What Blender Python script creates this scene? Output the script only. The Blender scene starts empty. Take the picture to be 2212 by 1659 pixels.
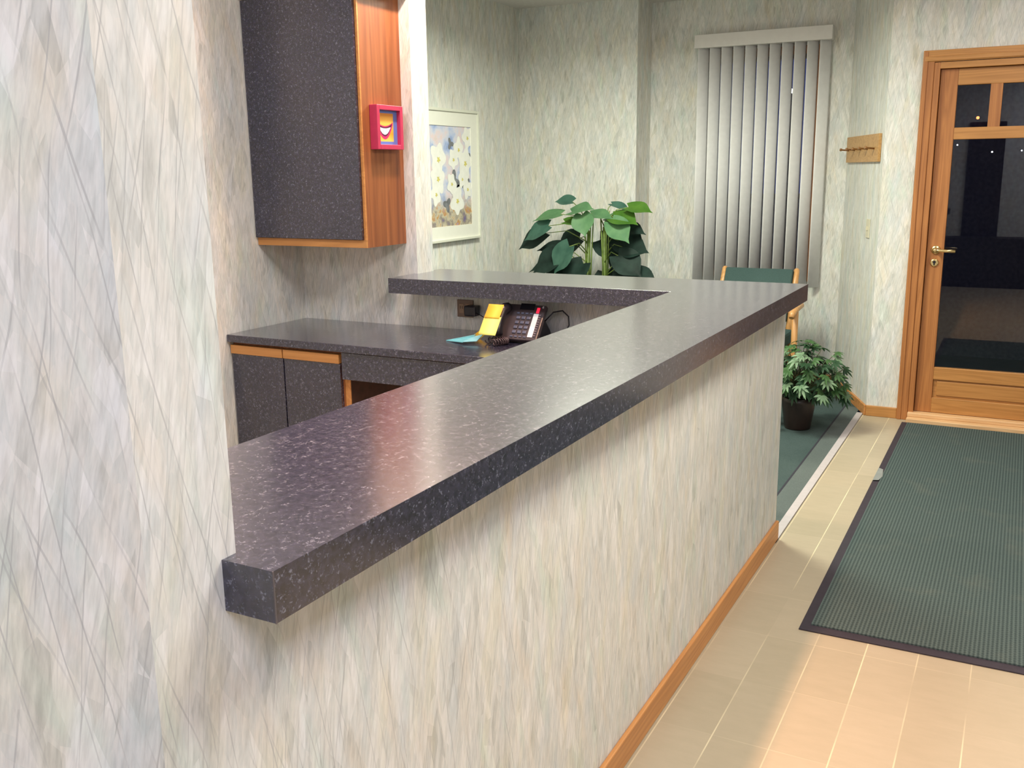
import bpy, bmesh, math, random
from mathutils import Vector, Matrix
random.seed(7)
S = bpy.context.scene
COL = S.collection

# ------------------------------------------------------------------ camera
F_PX = 2072.14
YAW, PITCH, ROLL = 0.48759, 0.21810, -0.01292
def cam_axes():
    c, s = math.cos(YAW), math.sin(YAW)
    fw = Vector((c, s, 0)); rt = Vector((s, -c, 0)); up = Vector((0, 0, 1))
    cp, sp = math.cos(PITCH), math.sin(PITCH)
    f2 = fw*cp - up*sp; u2 = up*cp + fw*sp
    cr, sr = math.cos(ROLL), math.sin(ROLL)
    return rt*cr + u2*sr, u2*cr - rt*sr, f2
_r, _u, _f = cam_axes()
cam = bpy.data.objects.new('camera', bpy.data.cameras.new('camera'))
COL.objects.link(cam)
cam.matrix_world = Matrix(((_r.x, _u.x, -_f.x, 0), (_r.y, _u.y, -_f.y, 0), (_r.z, _u.z, -_f.z, 1.51456), (0, 0, 0, 1)))
cam.data.sensor_width = 36.0
cam.data.lens = F_PX/2212*36.0
cam.data.clip_start = 0.02
S.camera = cam

# ------------------------------------------------------------------ world: deep dusk outside
w = bpy.data.worlds.new('dusk'); S.world = w; w.use_nodes = True
w.node_tree.nodes['Background'].inputs[0].default_value = (0.10, 0.16, 0.62, 1)
w.node_tree.nodes['Background'].inputs[1].default_value = 0.30

# ------------------------------------------------------------------ lights
def area(name, loc, size, power, color, size_y=None, target=None, spread=180, shape=None):
    d = bpy.data.lights.new(name, 'AREA'); d.energy = power; d.color = color
    d.size = size
    if shape: d.shape = shape
    elif size_y: d.shape = 'RECTANGLE'; d.size_y = size_y
    d.spread = math.radians(spread)
    o = bpy.data.objects.new(name, d); COL.objects.link(o); o.location = loc
    if target: o.rotation_euler = (Vector(target)-Vector(loc)).to_track_quat('-Z', 'Y').to_euler()
    return o
CEIL = 2.69
# lobby fluorescent troffers
area('lobby_light', (2.2, -0.15, CEIL-.02), 1.2, 58, (1.0, .95, .82), .55)
area('lobby_light', (4.9, -0.35, CEIL-.02), 1.2, 17, (.98, .95, .92), .55)
area('entry_light', (-0.5, -0.6, CEIL-.02), 1.2, 54, (.80, .82, 1.0), .55)
area('waiting_light', (4.75, 1.95, CEIL-.02), .6, 80, (.96, 1.0, .83), .6, spread=165)
area('reception_light', (1.9, 2.0, CEIL-.02), .6, 26, (.95, .92, 1.0), .6)
# warm recessed downlights over the counter
area('counter_downlight', (1.3, 1.08, CEIL-.02), .11, 15, (1.0, .56, .34), shape='DISK', spread=90)
area('counter_downlight', (2.6, 1.08, CEIL-.02), .11, 15, (1.0, .56, .34), shape='DISK', spread=90)
area('corner_downlight', (3.42, 2.06, CEIL-.02), .10, 24, (1.0, .74, .60), shape='DISK')

S.view_settings.view_transform = 'Standard'
S.view_settings.look = 'None'
S.view_settings.gamma = 1.0
S.view_settings.use_curve_mapping = False
S.view_settings.exposure = 0.0

# ------------------------------------------------------------------ node helpers
def new_mat(name):
    m = bpy.data.materials.new(name); m.use_nodes = True
    nt = m.node_tree; b = nt.nodes['Principled BSDF']
    return m, nt, b
class N:
    def __init__(s, nt): s.nt = nt
    def node(s, t, **kw):
        n = s.nt.nodes.new(t)
        for k, v in kw.items(): setattr(n, k, v)
        return n
    def put(s, sock, v):
        if isinstance(v, bpy.types.NodeSocket): s.nt.links.new(v, sock)
        elif v is not None:
            if hasattr(sock, 'default_value'):
                try: sock.default_value = v
                except Exception: sock.default_value = tuple(v)
    def math(s, op, a, b=None, c=None, clamp=False):
        n = s.node('ShaderNodeMath', operation=op); n.use_clamp = clamp
        s.put(n.inputs[0], a)
        if b is not None: s.put(n.inputs[1], b)
        if c is not None: s.put(n.inputs[2], c)
        return n.outputs[0]
    def vmath(s, op, a, b=None):
        n = s.node('ShaderNodeVectorMath', operation=op); s.put(n.inputs[0], a)
        if b is not None: s.put(n.inputs[1], b)
        return n.outputs['Value'] if op == 'DOT_PRODUCT' else n.outputs[0]
    def xyz(s, x, y, z):
        n = s.node('ShaderNodeCombineXYZ'); s.put(n.inputs[0], x); s.put(n.inputs[1], y); s.put(n.inputs[2], z); return n.outputs[0]
    def sep(s, v):
        n = s.node('ShaderNodeSeparateXYZ'); s.put(n.inputs[0], v); return n.outputs
    def noise(s, v, scale=1.0, detail=2.0, rough=.5):
        n = s.node('ShaderNodeTexNoise'); s.put(n.inputs['Vector'], v); n.inputs['Scale'].default_value = scale
        n.inputs['Detail'].default_value = detail; n.inputs['Roughness'].default_value = rough
        return n.outputs[0]
    def voro(s, v, scale=1.0, feature='F1', rnd=1.0):
        n = s.node('ShaderNodeTexVoronoi', feature=feature); s.put(n.inputs['Vector'], v); n.inputs['Scale'].default_value = scale
        n.inputs['Randomness'].default_value = rnd
        return n.outputs
    def ramp(s, f, stops, interp='LINEAR'):
        n = s.node('ShaderNodeValToRGB'); s.put(n.inputs[0], f); e = n.color_ramp.elements
        n.color_ramp.interpolation = interp
        while len(e) < len(stops): e.new(0.5)
        for el, (p, c) in zip(e, stops):
            el.position = p; el.color = (c[0], c[1], c[2], 1) if not isinstance(c, float) else (c, c, c, 1)
        return n.outputs[0]
    def mix(s, f, a, b, blend='MIX'):
        n = s.node('ShaderNodeMix', data_type='RGBA', blend_type=blend); s.put(n.inputs[0], f)
        for so, v in ((n.inputs[6], a), (n.inputs[7], b)):
            if isinstance(v, tuple): so.default_value = (v[0], v[1], v[2], 1)
            else: s.put(so, v)
        return n.outputs[2]
    def bump(s, h, strength=.3, dist=.001):
        n = s.node('ShaderNodeBump'); n.inputs['Strength'].default_value = strength; n.inputs['Distance'].default_value = dist
        s.put(n.inputs['Height'], h); return n.outputs[0]
    def objco(s): return s.node('ShaderNodeTexCoord').outputs['Object']
    def geo(s): return s.node('ShaderNodeNewGeometry').outputs

def plain(name, col, rough=.5, metal=0.0, var=0.0, spec=None, vscale=30):
    m, nt, b = new_mat(name); n = N(nt)
    b.inputs['Roughness'].default_value = rough; b.inputs['Metallic'].default_value = metal
    if spec is not None: b.inputs['Specular IOR Level'].default_value = spec
    k = n.noise(n.objco(), vscale, 3)
    lo = tuple(c*(1-var) for c in col); hi = tuple(min(1, c*(1+var)) for c in col)
    n.put(b.inputs['Base Color'], n.ramp(k, [(.3, lo), (.7, hi)]))
    return m

def wallpaper(name='wallpaper', k=1.0):
    m, nt, b = new_mat(name); n = N(nt)
    g = n.geo(); P = g['Position']
    t = n.node('ShaderNodeVectorMath', operation='CROSS_PRODUCT'); n.put(t.inputs[0], g['True Normal']); t.inputs[1].default_value = (0, 0, 1)
    u = n.vmath('DOT_PRODUCT', P, t.outputs[0]); z = n.sep(P)[2]
    base = None
    cols = []
    wob = n.math('MULTIPLY', n.math('SUBTRACT', n.noise(n.xyz(n.math('MULTIPLY', u, 3), n.math('MULTIPLY', z, 3), 0), 1, 2), .5), .022)
    u = n.math('ADD', u, wob)
    for i, sh in enumerate((.20, -.23, .07)):
        uu = n.math('MULTIPLY_ADD', z, sh, u)
        v = n.xyz(n.math('MULTIPLY', uu, 44*k), n.math('MULTIPLY', z, 9.0*k), 3.7*i)
        cols.append((n.voro(v, 1.0), uu))
    # pastel blade-shaped patches
    c1 = n.sep(cols[0][0]['Color'])[0]; c2 = n.sep(cols[1][0]['Color'])[1]
    soft = n.noise(n.xyz(n.math('MULTIPLY', cols[2][1], 85*k), n.math('MULTIPLY', z, 13*k), 0), 1, 4, .6)
    soft2 = n.noise(n.xyz(n.math('MULTIPLY', cols[0][1], 180*k), n.math('MULTIPLY', z, 20*k), 0), 1, 3, .6)
    pal = [(.24, (.54, .545, .51)), (.36, (.65, .65, .61)), (.46, (.76, .745, .70)), (.54, (.68, .69, .655)), (.64, (.77, .76, .72)), (.78, (.83, .82, .79))]
    mixf = n.math('ADD', n.math('MULTIPLY', c1, .30), n.math('ADD', n.math('MULTIPLY', c2, .25), n.math('MULTIPLY', soft, .55)))
    col = n.ramp(mixf, pal)
    hue = n.noise(n.xyz(n.math('MULTIPLY', cols[1][1], 17*k), n.math('MULTIPLY', z, 4.0*k), 5), 1, 2)
    tint = n.ramp(hue, [(.30, (.93, 1.0, .975)), (.45, (1, 1, 1)), (.56, (1, 1, 1)), (.72, (1.0, .95, .90))])
    col = n.mix(1.0, col, tint, 'MULTIPLY')
    hue2 = n.noise(n.xyz(n.math('MULTIPLY', cols[0][1], 15*k), n.math('MULTIPLY', z, 3.6*k), 11), 1, 2)
    tint2 = n.ramp(hue2, [(.32, (.92, .955, 1.0)), (.47, (1, 1, 1)), (.54, (1, 1, 1)), (.66, (1.0, .985, .92))])
    col = n.mix(1.0, col, tint2, 'MULTIPLY')
    streak = n.ramp(soft2, [(.34, .86), (.58, 1.0)])
    col = n.mix(1.0, col, streak, 'MULTIPLY')
    # fine ink lines in crossing directions
    for i, (sh, fr) in enumerate(((.24, 33.0), (-.26, 29.0), (.16, 41.0), (-.15, 37.0))):
        uu = n.math('MULTIPLY_ADD', z, sh, u)
        wv = n.math('MULTIPLY', n.noise(n.xyz(n.math('MULTIPLY', u, 6), n.math('MULTIPLY', z, 1.2), i*7.0), 1, 2), 1.6)
        fx = n.math('FRACT', n.math('ADD', n.math('MULTIPLY', uu, fr*k), wv))
        line = n.math('LESS_THAN', n.math('ABSOLUTE', n.math('SUBTRACT', fx, .5)), .028)
        mask = n.noise(n.xyz(n.math('MULTIPLY', uu, 16*k), n.math('MULTIPLY', z, 5*k), 20+i), 1, 1)
        mask = n.math('MULTIPLY', n.math('SUBTRACT', mask, .46), 6, clamp=True)
        f = n.math('MULTIPLY', n.math('MULTIPLY', line, mask), .50)
        col = n.mix(f, col, (.36, .36, .36))
    n.put(b.inputs['Base Color'], col)
    b.inputs['Roughness'].default_value = .55; b.inputs['Specular IOR Level'].default_value = .25
    return m

def laminate(name, dark=(.007, .007, .019), mid=(.033, .031, .062), light=(.16, .165, .22), rough=.26):
    m, nt, b = new_mat(name); n = N(nt); P = n.geo()['Position']
    a = n.noise(P, 85, 5, .8); c = n.noise(P, 260, 3, .7); d = n.noise(P, 80, 3, .65)
    hz = n.noise(P, 14, 3)
    col = n.ramp(a, [(.40, dark), (.60, mid)])
    col = n.mix(n.math('MULTIPLY', n.math('SUBTRACT', n.math('ADD', n.math('MULTIPLY', c, .5), n.math('MULTIPLY', d, .5)), .548), 12, clamp=True), col, light)
    col = n.mix(n.math('MULTIPLY', n.math('SUBTRACT', hz, .5), .5, clamp=True), col, (.038, .026, .045))
    n.put(b.inputs['Base Color'], col)
    n.put(b.inputs['Roughness'], n.math('MULTIPLY_ADD', a, .10, rough-.05))
    b.inputs['Specular IOR Level'].default_value = .55
    b.inputs['Coat Weight'].default_value = 1.0; b.inputs['Coat IOR'].default_value = 1.5; b.inputs['Coat Roughness'].default_value = .17
    return m

def oak(name, c0, c1, axis='z', rough=.42, scale=1.0):
    m, nt, b = new_mat(name); n = N(nt); x, y, z = n.sep(n.geo()['Position'])
    lo, hi = 2.2*scale, 46*scale
    sc = {'z': (hi, hi, lo), 'y': (hi, lo, hi), 'x': (lo, hi, hi)}[axis]
    v = n.xyz(n.math('MULTIPLY', x, sc[0]), n.math('MULTIPLY', y, sc[1]), n.math('MULTIPLY', z, sc[2]))
    g = n.noise(v, 1, 4, .6); g2 = n.noise(v, 3.1, 3, .6)
    big = n.noise(v, .22, 2)
    ring = n.math('FRACT', n.math('MULTIPLY', big, 14))
    ring = n.math('MULTIPLY', n.math('ABSOLUTE', n.math('SUBTRACT', ring, .5)), 2)
    f = n.math('ADD', n.math('MULTIPLY', g, .55), n.math('ADD', n.math('MULTIPLY', g2, .25), n.math('MULTIPLY', ring, .22)))
    n.put(b.inputs['Base Color'], n.ramp(f, [(.28, c0), (.7, c1)]))
    b.inputs['Roughness'].default_value = rough
    return m

WALL = wallpaper()
LAM = laminate('speckled_laminate')
OAK_Z = oak('oak_vertical', (.33, .120, .035), (.50, .205, .062), 'z')
OAK_Y = oak('oak_horizontal', (.40, .175, .048), (.56, .265, .080), 'y')
OAK_X = oak('oak_lengthwise', (.45, .18, .05), (.64, .29, .09), 'x')
OAK_PALE = oak('oak_threshold', (.62, .36, .17), (.80, .52, .28), 'y')
OAK_CAB = oak('oak_cabinet_side', (.19, .058, .020), (.38, .135, .045), 'z', scale=.8)
WHITE = plain('white_plastic', (.74, .72, .70), .45, var=.02)
VANE = plain('vane_vinyl', (.80, .80, .80), .5, var=.03)
BRASS = plain('brass', (.86, .68, .34), .28, 1.0, .05)
BLACK = plain('black_plastic', (.016, .013, .018), .35, var=.2)
DARKKEY = plain('key_plastic', (.05, .05, .07), .3, var=.2)

def glass_mat():
    m, nt, b = new_mat('window_glass')
    b.inputs['Base Color'].default_value = (.85, .88, .9, 1); b.inputs['Roughness'].default_value = 0.0
    b.inputs['Transmission Weight'].default_value = 1.0; b.inputs['IOR'].default_value = 1.5
    return m
GLASS = glass_mat()

def ceiling_mat():
    m, nt, b = new_mat('ceiling_paint'); n = N(nt)
    k = n.noise(n.geo()['Position'], 60, 3)
    n.put(b.inputs['Base Color'], n.ramp(k, [(.3, (.66, .62, .60)), (.7, (.74, .71, .69))])); b.inputs['Roughness'].default_value = .8
    return m
def tile_mat():
    m, nt, b = new_mat('vinyl_tile'); n = N(nt); P = n.geo()['Position']; x, y, z = n.sep(P)
    fy = n.math('FRACT', n.math('DIVIDE', n.math('ADD', y, 9.2055+.0), .1525))     # seams at .5015 - k*.1525
    fx = n.math('FRACT', n.math('DIVIDE', n.math('ADD', x, 3.925), .3210))
    sy = n.math('LESS_THAN', n.math('ABSOLUTE', n.math('SUBTRACT', fy, .5)), .012)
    sx = n.math('LESS_THAN', n.math('ABSOLUTE', n.math('SUBTRACT', fx, .5)), .006)
    wig = n.noise(P, 2.3, 2)
    cy = n.math('FLOOR', n.math('DIVIDE', n.math('ADD', y, 9.2055-.07625), .1525)); cx = n.math('FLOOR', n.math('DIVIDE', n.math('ADD', x, 3.925-.1605), .3210))
    wn = n.node('ShaderNodeTexWhiteNoise'); n.put(wn.inputs[0], n.xyz(cx, cy, 0))
    v = n.noise(n.xyz(n.math('MULTIPLY', x, 30), n.math('MULTIPLY', y, 9), 0), 1, 4, .6)
    f = n.math('ADD', n.math('MULTIPLY', v, .6), n.math('MULTIPLY', wn.outputs[0], .35))
    col = n.ramp(f, [(.2, (.40, .335, .235)), (.8, (.48, .40, .29))])
    col = n.mix(n.math('MULTIPLY', sy, n.math('MULTIPLY', n.math('SUBTRACT', wig, .38), 3.2, clamp=True)), col, (.78, .68, .46))
    col = n.mix(n.math('MULTIPLY', sx, n.math('MULTIPLY', n.math('SUBTRACT', n.noise(P, 1.7, 2), .40), 1.6, clamp=True)), col, (.72, .62, .44))
    n.put(b.inputs['Base Color'], col); b.inputs['Roughness'].default_value = .38
    return m
def carpet_mat(name, a, c):
    m, nt, b = new_mat(name); n = N(nt); P = n.geo()['Position']
    k = n.noise(P, 210, 3, .7); k2 = n.noise(P, 3, 3)
    col = n.ramp(n.math('ADD', n.math('MULTIPLY', k, .6), n.math('MULTIPLY', k2, .4)), [(.35, a), (.65, c)])
    n.put(b.inputs['Base Color'], col); b.inputs['Roughness'].default_value = .95; b.inputs['Specular IOR Level'].default_value = .1
    n.put(b.inputs['Normal'], n.bump(k, .6, .004)); return m
def mat_mat():
    m, nt, b = new_mat('ribbed_mat'); n = N(nt); P = n.geo()['Position']; x, y, z = n.sep(P)
    rib = n.math('ABSOLUTE', n.math('SUBTRACT', n.math('FRACT', n.math('MULTIPLY', y, 78)), .5))
    dash = n.math('ABSOLUTE', n.math('SUBTRACT', n.math('FRACT', n.math('ADD', n.math('MULTIPLY', x, 60), n.math('MULTIPLY', n.math('FLOOR', n.math('MULTIPLY', y, 78)), .5))), .5))
    k = n.noise(P, 240, 3, .7); k2 = n.noise(P, 5, 4, .6)
    f = n.math('ADD', n.math('MULTIPLY', rib, .9), n.math('ADD', n.math('MULTIPLY', dash, .35), n.math('MULTIPLY', k, .45)))
    col = n.ramp(f, [(.25, (.034, .050, .051)), (.95, (.120, .158, .152))])
    stain = n.math('MULTIPLY', n.math('SUBTRACT', k2, .55), 2.6, clamp=True)
    col = n.mix(n.math('MULTIPLY', stain, .45), col, (.15, .15, .12))
    n.put(b.inputs['Base Color'], col); b.inputs['Roughness'].default_value = .95; b.inputs['Specular IOR Level'].default_value = .1
    n.put(b.inputs['Normal'], n.bump(rib, .6, .004)); return m

# ------------------------------------------------------------------ mesh helpers
def bx(bm, x0, x1, y0, y1, z0, z1, M=None, mi=0):
    vs = [bm.verts.new(Vector(p) if M is None else M @ Vector(p)) for p in
          ((x0, y0, z0), (x1, y0, z0), (x1, y1, z0), (x0, y1, z0), (x0, y0, z1), (x1, y0, z1), (x1, y1, z1), (x0, y1, z1))]
    for f in ((0, 3, 2, 1), (4, 5, 6, 7), (0, 1, 5, 4), (1, 2, 6, 5), (2, 3, 7, 6), (3, 0, 4, 7)):
        fc = bm.faces.new([vs[i] for i in f]); fc.material_index = mi
    return vs
def prism(bm, pts, z0, z1, M=None, mi=0):
    T = (lambda p: Vector(p)) if M is None else (lambda p: M @ Vector(p))
    a = [bm.verts.new(T((x, y, z0))) for x, y in pts]; b = [bm.verts.new(T((x, y, z1))) for x, y in pts]
    n = len(pts)
    bm.faces.new(a[::-1]).material_index = mi; bm.faces.new(b).material_index = mi
    for i in range(n): bm.faces.new((a[i], a[(i+1) % n], b[(i+1) % n], b[i])).material_index = mi
def tube(bm, pts, r, seg=10, mi=0, cap=True):
    pts = [Vector(p) for p in pts]; rings = []
    rs = r if isinstance(r, (list, tuple)) else [r]*len(pts)
    ref = Vector((0, 0, 1))
    for i, p in enumerate(pts):
        d = (pts[min(i+1, len(pts)-1)]-pts[max(i-1, 0)]).normalized()
        if abs(d.dot(ref)) > .95: ref = Vector((1, 0, 0)) if abs(d.x) < .9 else Vector((0, 1, 0))
        a = d.cross(ref).normalized(); b = d.cross(a)
        ref = -b if True else ref
        rings.append([bm.verts.new(p + (a*math.cos(2*math.pi*k/seg) + b*math.sin(2*math.pi*k/seg))*rs[i]) for k in range(seg)])
        ref = d.cross(a)*-1 if False else (a.cross(d))
    for i in range(len(rings)-1):
        for k in range(seg):
            f = bm.faces.new((rings[i][k], rings[i][(k+1) % seg], rings[i+1][(k+1) % seg], rings[i+1][k])); f.material_index = mi; f.smooth = True
    if cap:
        bm.faces.new(rings[0][::-1]).material_index = mi; bm.faces.new(rings[-1]).material_index = mi
def lathe(bm, prof, c=(0, 0, 0), seg=32, M=None, mi=0, jag=None):
    rings = []
    for r, z in prof:
        ring = []
        for k in range(seg):
            a = 2*math.pi*k/seg; rr = r*(1 if jag is None else 1+jag*math.sin(a*7))
            p = Vector((c[0]+rr*math.cos(a), c[1]+rr*math.sin(a), c[2]+z))
            ring.append(bm.verts.new(M @ p if M else p))
        rings.append(ring)
    for i in range(len(rings)-1):
        for k in range(seg):
            f = bm.faces.new((rings[i][k], rings[i][(k+1) % seg], rings[i+1][(k+1) % seg], rings[i+1][k])); f.smooth = True; f.material_index = mi
    bm.faces.new(rings[0][::-1]).material_index = mi; bm.faces.new(rings[-1]).material_index = mi
def obj(name, bm, mats, parent=None, bevel=0, smooth=False):
    bmesh.ops.recalc_face_normals(bm, faces=bm.faces)
    me = bpy.data.meshes.new(name); bm.to_mesh(me); bm.free()
    for m in (mats if isinstance(mats, (list, tuple)) else [mats]): me.materials.append(m)
    o = bpy.data.objects.new(name, me); COL.objects.link(o)
    if parent:
        o.parent = parent
        o.matrix_parent_inverse = Matrix.Translation(-parent.location) if parent.type == 'EMPTY' and parent.parent is None else Matrix.Identity(4)
        if parent.type == 'EMPTY' and parent.parent is None:
            r = parent.rotation_euler.to_matrix().to_4x4()
            o.matrix_parent_inverse = (Matrix.Translation(parent.location) @ r).inverted()
    if bevel:
        b = o.modifiers.new('bevel', 'BEVEL'); b.width = bevel; b.segments = 2; b.limit_method = 'ANGLE'
    if smooth:
        for p in me.polygons: p.use_smooth = True
    return o
def BM(): return bmesh.new()
def tag(o, label, cat, group=None):
    o['label'] = label; o['category'] = cat
    if group: o['group'] = group
    return o
def thing(name, loc, label, cat, group=None):
    o = bpy.data.objects.new(name, None); COL.objects.link(o); o.location = loc; o.empty_display_size = .1
    return tag(o, label, cat, group)
def struct(name, bm, mats, parent=None, bevel=0):
    o = obj(name, bm, mats, parent, bevel)
    if parent is None: o['kind'] = 'structure'
    return o

# ------------------------------------------------------------------ constants of the place
YW, X0C, X1C, YF, YI, XR, YL = .805, .778, 3.852, .726, 1.142, 3.424, 2.417
XB0, XB1 = .668, .802
ZC, TC = 1.07, .065
XW, XC2, XPILL = 3.626, 3.848, 3.758
YLW = 3.053
XD, YCOR = 6.163, .770
XWIN, YCW = 7.0, 1.108
YRET, XPL, YPIC = 2.522, 6.712, 3.461
DO0, DO1 = -.35, .529           # door opening in the entry wall
ZDO = 2.085

# ------------------------------------------------------------------ shell
b = BM(); bx(b, -3.2, XD+.05, -3.0, .79, -.1, 0); bx(b, -3.2, 3.80, .79, 3.9, -.1, 0)
struct('floor', b, tile_mat())
b = BM(); bx(b, 3.80, 7.3, .8276, 3.9, -.1, .002)
struct('floor_carpet', b, carpet_mat('teal_carpet', (.042, .066, .065), (.075, .106, .104)))
b = BM(); bx(b, 3.849, 6.34, .8276, .915, .001, .0035)
struct('trim_1', b, carpet_mat('grey_carpet_border', (.085, .105, .102), (.14, .165, .16)))
b = BM(); prism(b, [(3.849, .915), (6.36, .915), (6.36, .925), (3.849, .925)], .001, .004)
struct('trim_2', b, carpet_mat('dark_carpet_seam', (.035, .035, .045), (.055, .055, .07)))
b = BM()
b2 = b; vs = [b2.verts.new(p) for p in ((3.80, .79, 0), (6.2, .79, 0), (6.2, .8276, .004), (3.80, .8276, .004), (3.80, .797, .006), (6.2, .797, .006), (6.2, .820, .008), (3.80, .820, .008))]
b2.free(); b = BM(); bx(b, 3.849, 6.195, .7905, .8276, .0, .006)
struct('trim_3', b, plain('vinyl_strip', (.50, .455, .465), .5, var=.04), bevel=.002)

b = BM(); bx(b, -3.2, 7.3, -3.1, 4.2, CEIL, CEIL+.1); struct('ceiling', b, ceiling_mat())
b = BM(); bx(b, XB0, XB1, YW, 3.3, 0, CEIL); struct('wall_near', b, WALL)
a = math.radians(22)
b = BM(); L = 4.0
prism(b, [(XB0, YW), (XB0-L*math.cos(a), YW+L*math.sin(a)), (XB0-L*math.cos(a)+.04, YW+L*math.sin(a)+.12), (XB0, YW+.13)], 0, CEIL); struct('wall_left', b, WALL)
b = BM(); bx(b, XB1, XC2, YW, YW+.10, 0, ZC-TC); struct('wall_counter', b, WALL)
b = BM(); bx(b, XW, XC2, YW+.10, YL-.02, 0, ZC-TC); struct('wall_return', b, WALL)
b = BM(); bx(b, XW, XPILL, 2.396, 4.0, 0, CEIL); struct('wall_reception_back', b, WALL)
b = BM(); bx(b, XB1, XW, YLW, YLW+.12, 0, CEIL); struct('wall_reception_left', b, WALL)
b = BM(); bx(b, XPILL, XPL+.1, YPIC, YPIC+.12, 0, CEIL); struct('wall_picture', b, WALL)
b = BM(); bx(b, XPL, XWIN+.16, YRET, YPIC+.12, 0, CEIL); struct('wall_alcove', b, WALL)
# window wall with an opening
WY0, WY1, WZ0, WZ1 = 1.335, 2.07, .78, 2.27
b = BM()
bx(b, XWIN, XWIN+.16, YCW-.3, WY0, 0, CEIL); bx(b, XWIN, XWIN+.16, WY1, YRET, 0, CEIL)
bx(b, XWIN, XWIN+.16, WY0, WY1, 0, WZ0); bx(b, XWIN, XWIN+.16, WY0, WY1, WZ1, CEIL)
struct('wall_window', b, WALL)
# angled wall
b = BM(); prism(b, [(XD, YCOR), (XWIN, YCW), (XWIN, .70), (XD+.2, .60)], 0, CEIL); struct('wall_angled', b, WALL)
# entry wall
b = BM(); T = .16
bx(b, XD, XD+T, DO1, YCOR, 0, CEIL); bx(b, XD, XD+T, -3.0, DO0, 0, CEIL); bx(b, XD, XD+T, DO0, DO1, ZDO, CEIL)
struct('wall_entry', b, WALL)
b = BM(); bx(b, -3.2, 7.0, -3.1, -3.0, 0, CEIL); struct('wall_right', b, WALL)
b = BM(); bx(b, -1.6, -1.5, -3.0, 2.4, 0, CEIL); struct('wall_back', b, WALL)
# soffit above the wall cabinet
b = BM(); bx(b, 3.30, XW, 2.40, YLW, 2.245, CEIL); struct('trim_4', b, WALL)

# baseboards
def base(name, pts, mat, h=.082, t=.014):
    b = BM()
    (xa, ya), (xb, yb), nx, ny = pts
    q = [(xa, ya), (xb, yb), (xb+nx*t, yb+ny*t), (xa+nx*t, ya+ny*t)]
    prism(b, q, 0, h)
    return struct(name, b, mat, bevel=.004)
base('baseboard_counter', ((XB1-.13, YW), (XC2+.002, YW), 0, -1), OAK_X)
dv = Vector((XWIN-XD, YCW-YCOR)).normalized()
base('baseboard_angled', ((XD-.005, YCOR-.002), (XWIN, YCW), -dv.y, dv.x), OAK_X, .066)
base('baseboard_entry', ((XD, .590), (XD, YCOR), -1, 0), OAK_Y, .066)
base('baseboard_window', ((XWIN, YCW), (XWIN, YRET), -1, 0), OAK_Y, .066)
base('baseboard_alcove', ((XPL, YRET), (XPL, YPIC), -1, 0), OAK_Y, .066)
base('baseboard_picture', ((XPILL, YPIC), (XPL, YPIC), 0, -1), OAK_X, .066)

# ------------------------------------------------------------------ entry door
t = thing('door_1', (XD, .09, 0), 'oak entry door with glass panes and brass lever', 'door'); t['kind'] = 'structure'
del t['label']; del t['category']
b = BM()
for (y0, y1) in ((DO1, .590), (DO0-.061, DO0)):
    bx(b, XD-.022, XD, y0, y1, 0, 2.150)
    bx(b, XD-.028, XD-.02, (y0+.035 if y0 > 0 else y0+.004), (y1-.004 if y0 > 0 else y0+.026), 0, 2.146)
obj('casing', b, OAK_Z, t, .003)
b = BM(); bx(b, XD-.0235, XD, DO0-.061, .590, 2.088, 2.151); bx(b, XD-.029, XD-.02, DO0-.05, .580, 2.092, 2.118)
obj('casing_head', b, OAK_Y, t, .003)
b = BM()
bx(b, XD-.016, XD+T, .497, DO1, .0, ZDO); bx(b, XD-.016, XD+T, DO0, DO0+.032, .0, ZDO)
obj('jamb', b, OAK_Z, t, .002)
b = BM(); bx(b, XD-.016, XD+T, DO0+.032, .497, 2.050, ZDO); obj('jamb_head', b, OAK_Y, t, .002)
XF = XD+.012; XFB = XF+.044       # door leaf faces
GL, GR = .402, -.222
b = BM(); bx(b, XF, XFB, GL, .494, .055, 2.048); bx(b, XF, XFB, DO0+.034, GR, .055, 2.048)
obj('stile', b, OAK_Z, t, .002)
b = BM()
bx(b, XF, XFB, GR, GL, 1.958, 2.048); bx(b, XF, XFB, GR, GL, 1.660, 1.726)
bx(b, XF, XFB, GR, GL, .258, .333); bx(b, XF, XFB, GR, GL, .055, .147)
obj('rail', b, OAK_Y, t, .003)
b = BM()
for y in (.202, -.006): bx(b, XF+.002, XFB-.002, y-.031, y+.031, 1.724, 1.960)
obj('muntin', b, OAK_Z, t, .002)
b = BM(); bx(b, XF+.014, XFB-.01, GR, GL, .145, .26); bx(b, XF+.006, XFB-.01, GR+.02, GL-.022, .160, .248)
obj('door_panel', b, OAK_Y, t, .003)
b = BM()
bx(b, XF+.019, XF+.025, GR-.004, GL+.004, .33, 1.664)
bx(b, XF+.019, XF+.025, GR-.004, GL+.004, 1.722, 1.962)
obj('glass_pane', b, GLASS, t)
b = BM(); bx(b, XD-.10, XD+T, DO0, DO1-.002, 0, .028); bx(b, XD-.045, XD+T, DO0, DO1-.002, .028, .053)
obj('threshold', b, OAK_PALE, t, .004)
b = BM()
Mx = Matrix.Translation((XF, .446, 1.034)) @ Matrix.Rotation(-math.pi/2, 4, 'Y')
lathe(b, [(.026, 0), (.026, .006), (.021, .010), (.011, .012), (.0105, .050), (.0115, .058), (.006, .062)], M=Mx, seg=24)
tube(b, [(XF-.048, .448, 1.034), (XF-.050, .425, 1.034), (XF-.052, .385, 1.032), (XF-.052, .338, 1.031)], [.010, .0095, .0095, .0105], 12)
h = obj('door_handle', b, BRASS, t)
b = BM(); lathe(b, [(.024, 0), (.024, .005), (.018, .009)], M=Matrix.Translation((XF, .448, .958)) @ Matrix.Rotation(-math.pi/2, 4, 'Y'), seg=24)
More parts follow.
